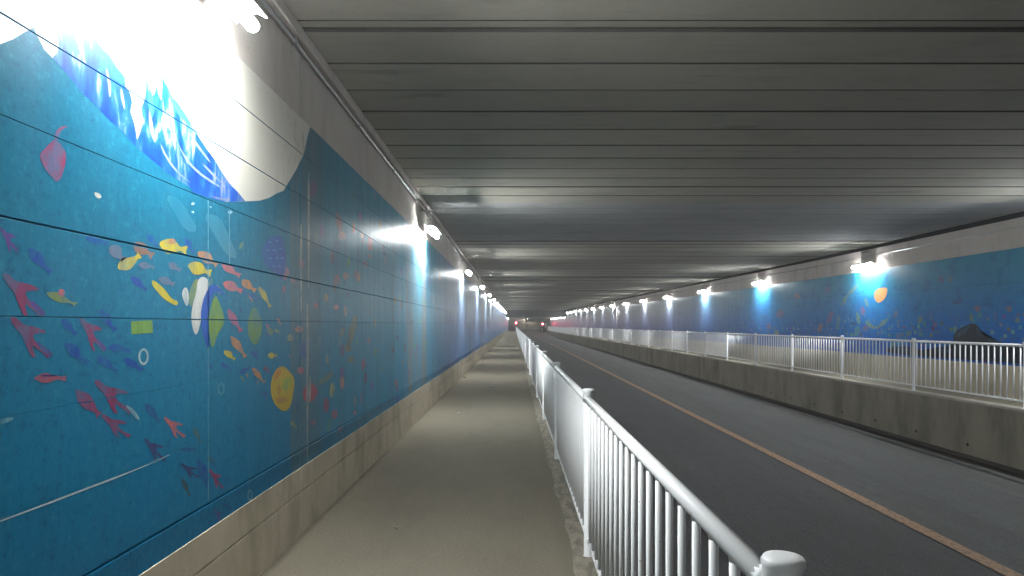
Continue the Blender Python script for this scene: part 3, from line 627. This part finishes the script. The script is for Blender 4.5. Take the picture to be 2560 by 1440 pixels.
# ------------------------------------------------------------------ railings
def post_bms(h):
    p = NB(); lathe(p, [(.045, 0), (.045, .006), (.031, .009), (.029, .012), (.029, h-.085)], 16)
    c = NB(); lathe(c, [(.031, h-.088), (.036, h-.084), (.036, h-.022), (.038, h-.018), (.038, h-.009), (.034, h-.003), (.020, h)], 20)
    k = []
    for s in (-1, 1):
        q = NB(); tube(q, (-.012, s*.030, h-.062), (-.012, s*.075, h-.062), .026, 12, .0225); k.append(q)
        q = NB(); tube(q, (0, s*.02, .115), (0, s*.045, .115), .019, 10); k.append(q)
    return p, c, k
def railing(label, x, z, y0, n, sp, h, detail):
    root = empty('railing', (x, y0, z)); tag(root, label, 'railing')
    pb, cb, kb = post_bms(h)
    post = link('post', pb, M['white'], root, True); cap = link('post_cap', cb, M['white'], post, True); brs = [link('rail_bracket', q, M['white'], post, True) for q in kb]
    t = NB(); tube(t, (-.012, .04, h-.062), (-.012, sp-.04, h-.062), .0235, 14); tr = link('top_rail', t, M['white'], root, True)
    t = NB(); tube(t, (0, .03, .115), (0, sp-.03, .115), .0155, 10); brl = link('bottom_rail', t, M['white'], root, True)
    nb = 20; step = sp/(nb+.45)
    t = NB(); tube(t, (0, 0, .115), (0, 0, h-.105), .0118, 10, caps=True); tube(t, (0, 0, h-.105), (-.012, 0, h-.07), .0118, 10, .009)
    bal = link('baluster', t, M['white'], root, True)
    st = NB()
    near = []
    for k in range(n):
        yy = k*sp
        if k:
            for src, par in ((post, root),):
                c = src.copy(); C.objects.link(c); c.parent = root; c.location = (0, yy, 0)
                for ch in [cap]+(brs if k < 22 else []):
                    g = ch.copy(); C.objects.link(g); g.parent = c
            if k < n-1:
                for src in (tr, brl):
                    c = src.copy(); C.objects.link(c); c.parent = root; c.location = (0, yy, 0)
        if k == n-1: continue
        for j in range(nb):
            by = yy+step*(j+.72)
            if k in detail:
                near.append(by)
            else:
                tube(st, (0, by, .115), (0, by, h-.075), .0118, 6, caps=False)
    bal.location = (0, near[0], 0)
    for by in near[1:]:
        c = bal.copy(); C.objects.link(c); c.parent = root; c.location = (0, by, 0)
    tag(link('baluster', st, M['white'], root), kind='stuff')
    return root
railing('white tubular railing between the left walkway and the sunken road', .481, 0, 1.20, 54, 3.15, 1.09, range(0, 5))
railing('white tubular railing on top of the retaining wall along the right walkway', 8.31, RW+.012, 10.92-3.05*2, 54, 3.05, 1.09, range(2, 7))

# ------------------------------------------------------------------ conduit along the left wall
cdt = empty('conduit', (LX+.03, Y0, 0)); cdt.location = (0, 0, 0)
tag(cdt, 'thin grey conduit running along the top of the left wall above the lamps', 'conduit')
b = NB(); 
for a, c in ((Y0, 20), (20, YP)): tube(b, (LX+.022, a, 3.44+rise(a)), (LX+.022, c, 3.44+rise(c)), .014, 8)
link('pipe', b, M['steel'], cdt, True)
b = NB(); box(b, -.021, .02, -.015, .015, -.022, .022); cl = link('pipe_clamp', b, M['steel'], cdt)
for k in range(34):
    c = cl
    if k: c = cl.copy(); C.objects.link(c); c.parent = cdt
    y = 2.7+1.9*k; c.location = (LX+.022, y, 3.44+rise(y))
b = NB(); tube(b, (RX-.02, Y0, 3.30), (RX-.02, 20, 3.30), .011, 8); tube(b, (RX-.02, 20, 3.30), (RX-.02, YP, 3.30+rise(YP)), .011, 8)
tag(link('conduit', b, M['steel'], None, True), 'thin grey conduit running along the top of the right wall', 'conduit')

# ------------------------------------------------------------------ wall lamps
ORD = 'nearest second third fourth fifth sixth seventh eighth ninth tenth eleventh twelfth thirteenth fourteenth fifteenth sixteenth seventeenth eighteenth nineteenth twentieth twenty-first twenty-second'.split()
TL = .9
def make_lamp():
    """local: wall on -x side, tube along y, origin at the tube centre"""
    t = empty('wall_lamp')
    b = NB()
    P = [(-.075, .004), (-.05, .06), (.03, .062), (.084, .032), (.081, .028), (.028, .056), (-.047, .054), (-.070, .002)]
    A = [b.verts.new((x, -TL/2+.03, z)) for x, z in P]; B = [b.verts.new((x, TL/2-.03, z)) for x, z in P]
    for i in range(8):
        j = (i+1) % 8; b.faces.new((A[i], A[j], B[j], B[i]))
    b.faces.new(A[::-1]); b.faces.new(B)
    box(b, -.03, .01, -TL/2, TL/2, .064, .095)
    bmesh.ops.recalc_face_normals(b, faces=b.faces[:])
    link('housing', b, M['housing'], t)
    b = NB(); tube(b, (0, -TL/2+.01, 0), (0, TL/2-.01, 0), .031, 12); link('tube', b, M['tube'], t, True)
    for s in (-1, 1):
        b = NB(); tube(b, (0, s*(TL/2-.01), 0), (0, s*(TL/2+.012), 0), .032, 12, .026)
        link('end_cap', b, M['cap'], t)
    b = NB(); tube(b, (-.01, 0, .09), (-.01, 0, .36), .011, 8); tube(b, (-.01, 0, .36), (-.222, 0, .385), .011, 8); box(b, -.238, -.215, -.05, .05, .33, .44)
    link('bracket', b, M['housing'], t)
    return t
proto = None
def lamp(x, y, z, flip, label, group):
    global proto
    if proto is None:
        proto = make_lamp(); o = proto
    else:
        o = proto.copy(); C.objects.link(o)
        for ch in proto.children:
            c = ch.copy(); C.objects.link(c); c.parent = o
    o.location = (x, y, z); o.rotation_euler = (0, 0, math.pi if flip else 0)
    tag(o, label, 'wall lamp', group)
LH = EYE+1.50
k = 0
lamp(-1.31, -5.4, LH, False, 'lit tube lamp on the left wall behind the viewpoint, outside the photo', 'lit tube lamps along the left wall')
for i in range(14):
    y = 3.4+8.3*i-.47-(.25 if i == 1 else 0)
    lamp(-1.31, y, LH+rise(y), False, ('lit tube lamp at the upper left corner above the white wave' if i == 0 else '%s lit tube lamp along the left wall, counted from the white wave' % ORD[i]), 'lit tube lamps along the left wall')
for j in range(6):
    y = 122+7.4*j
    lamp(-1.31, y, 3.0, False, '%s lit tube lamp along the left wall, counted from the white wave' % ORD[14+j], 'lit tube lamps along the left wall')
for i in range(-1, 14):
    y = 17.6+7.55*i
    if i < 0: lab = 'lit tube lamp on the right wall just outside the right edge of the photo'
    else: lab = ('nearest lit tube lamp in view on the right wall, left of the orange fish' if i == 0 else '%s lit tube lamp along the right wall, counted from the orange fish' % ORD[i])
    lamp(RX-.2, y, LH+.045+rise(y), True, lab, 'lit tube lamps along the right wall')
for j in range(6):
    y = 124.4+7.5*j
    lamp(RX-.2, y, 3.0, True, '%s lit tube lamp along the right wall, counted from the orange fish' % ORD[14+j], 'lit tube lamps along the right wall')

# ------------------------------------------------------------------ round road sign seen from behind, on the right walkway
t = empty('road_sign', (8.16+.3, 55.5, RW)); tag(t, 'round road sign seen from behind on a thin pole behind the right railing', 'road sign')
b = NB(); tube(b, (0, 0, 0), (0, 0, 2.75), .03, 10); link('pole', b, M['steel'], t, True)
b = NB(); tube(b, (0, .035, 2.42), (0, .045, 2.42), .30, 28); tube(b, (0, .03, 2.42), (0, .036, 2.42), .31, 28, .30); link('sign_disc', b, M['plate'], t)
b = NB(); box(b, -.18, .18, .035, .045, 1.94, 2.06, .004); link('supplementary_plate', b, M['plate'], t)

# ------------------------------------------------------------------ far end: signals, walls beyond the mouth
def signal(x, y, z, label, cab):
    t = empty('warning_light', (x, y, z)); tag(t, label, 'signal light', 'red warning lights at the far mouth')
    b = NB(); tube(b, (0, 0, 0), (0, 0, 2.0), .05, 10); link('pole', b, M['black'], t, True)
    b = NB(); box(b, -.17, .17, -.02, .16, 1.9, 2.35, .02); tube(b, (0, -.03, 2.12), (0, -.12, 2.13), .19, 16, .19, False); link('housing', b, M['black'], t)
    b = NB(); tube(b, (0, -.022, 2.12), (0, -.06, 2.12), .17, 16, .12); link('lens', b, M['red'], t, True)
    if cab:
        b = NB(); box(b, -.35, .35, -.05, .5, 0, 1.35, .03); box(b, -.38, .38, -.08, .53, 1.35, 1.4, .01); box(b, -.02, .0, -.065, -.05, .6, .8); link('control_cabinet', b, M['black'], t)
signal(.52, 170.6, 0, 'small lit red warning light at the end of the left railing', False)
signal(7.2, 169, roadz(169), 'lit red warning light on a dark cabinet at the right side of the road end', True)
b = NB(); box(b, -.2, .2, 0, .03, 1.0, 2.1, .02); tube(b, (0, .05, 0), (0, .05, 2.05), .03, 8)
o = link('notice_board', b, M['plate_white']); o.location = (7.98, 168, -.1)
tag(o, 'narrow pale notice board beside the red warning light', 'notice board')
# outside
b = NB(); box(b, 0.2, 3.4, 205, 205.4, -.07, 4.6); box(b, .1, 3.5, 204.9, 205.5, 4.6, 4.75)
tag(link('end_wall', b, M['beige']), 'tall beige rendered wall facing the far mouth of the underpass', 'wall')
b = NB(); box(b, 3.52, 11, 205, 205.3, -.07, 2.5); box(b, 3.52, 11, 204.95, 205.35, 2.5, 2.58)
tag(link('garden_wall', b, M['beige']), 'low pale wall under the dark night sky beyond the road end', 'wall')
b = NB(); box(b, 2.0, 11, 198, 204, -.06, .12, .05)
tag(link('grass_verge', b, M['grass']), kind='structure')
b = NB(); box(b, LX-.1, .1, 199, 199.3, -.07, 3.6); box(b, -1.35, -.25, 198.95, 199, .0, 2.1); box(b, -.45, -.40, 198.93, 198.95, .95, 1.1)
tag(link('brown_wall', b, M['brown']), 'dark reddish brown wall closing the end of the left walkway', 'wall')
t = empty('street_lamp', (4.05, 203.5, -.07)); tag(t, 'tiny white street lamp in front of the dark sky at the far end', 'street lamp')
b = NB(); tube(b, (0, 0, 0), (0, 0, 4.0), .04, 8); link('pole', b, M['steel'], t, True)
b = NB(); box(b, -.1, .1, -.3, .1, 4.0, 4.1, .02); link('lamp_head', b, M['steel'], t)
b = NB(); box(b, -.07, .07, -.33, -.29, 3.7, 4.0, .01); link('lamp_glass', b, M['small_lamp'], t)
b = NB()
for s in (-1, 1): pass
box(b, LX-.4, RX+.4, Y1, Y1+.6, 3.15, 4.4)
tag(link('portal_beam', b, M['slab']), 'dark concrete lintel over the far mouth of the underpass', 'lintel')

def scrap(name, x, y, r, m, label, cat):
    b = NB(); n_ = 9; top_ = []; bot = []
    for i in range(n_):
        t = 2*math.pi*i/n_; rr = r*rnd.uniform(.55, 1.1); h = .004+rnd.uniform(0, .018)
        top_.append(b.verts.new((rr*math.cos(t), rr*.7*math.sin(t), h+.002))); bot.append(b.verts.new((rr*math.cos(t), rr*.7*math.sin(t), h)))
    ct = b.verts.new((0, 0, .006)); cb = b.verts.new((0, 0, .003))
    for i in range(n_):
        j = (i+1) % n_; b.faces.new((top_[i], top_[j], ct)); b.faces.new((bot[j], bot[i], cb)); b.faces.new((bot[i], bot[j], top_[j], top_[i]))
    o = link(name, b, m); o.location = (x, y, 0); tag(o, label, cat)
M['paper'] = flat('paper_scrap', (.75, .73, .68), .8); M['leaf'] = flat('dead_leaf', (.05, .035, .02), .8)
scrap('paper_scrap', -.93, 11.4, .04, M['paper'], 'small white paper scrap lying on the walkway near the left wall', 'litter')
scrap('paper_scrap', -.87, 4.95, .022, M['paper'], 'tiny white paper scrap on the walkway, nearest to the skirting', 'litter')
scrap('paper_scrap', -.55, 16.6, .09, M['paper'], 'pale torn paper strip across the middle of the walkway', 'litter')
scrap('dead_leaf', -1.42, 19.2, .09, M['leaf'], 'dark dead leaf at the foot of the left wall', 'leaf')
scrap('dead_leaf', -1.40, 38.0, .13, M['leaf'], 'farther dark dead leaf against the left skirting', 'leaf')

# thin haze added throughout, standing in for lens glow around the lamps
b = NB(); box(b, -405, 405, -505, 905, -3, 9)
hz = bpy.data.materials.new('glow_haze'); hz.use_nodes = True; ht = hz.node_tree; ht.nodes.clear()
ho = ht.nodes.new('ShaderNodeOutputMaterial'); pv = ht.nodes.new('ShaderNodeVolumePrincipled')
pv.inputs['Color'].default_value = (.9, .92, .95, 1); pv.inputs['Density'].default_value = HAZE; pv.inputs['Anisotropy'].default_value = .4
ht.links.new(pv.outputs[0], ho.inputs['Volume'])
tag(link('haze', b, hz), kind='stuff')
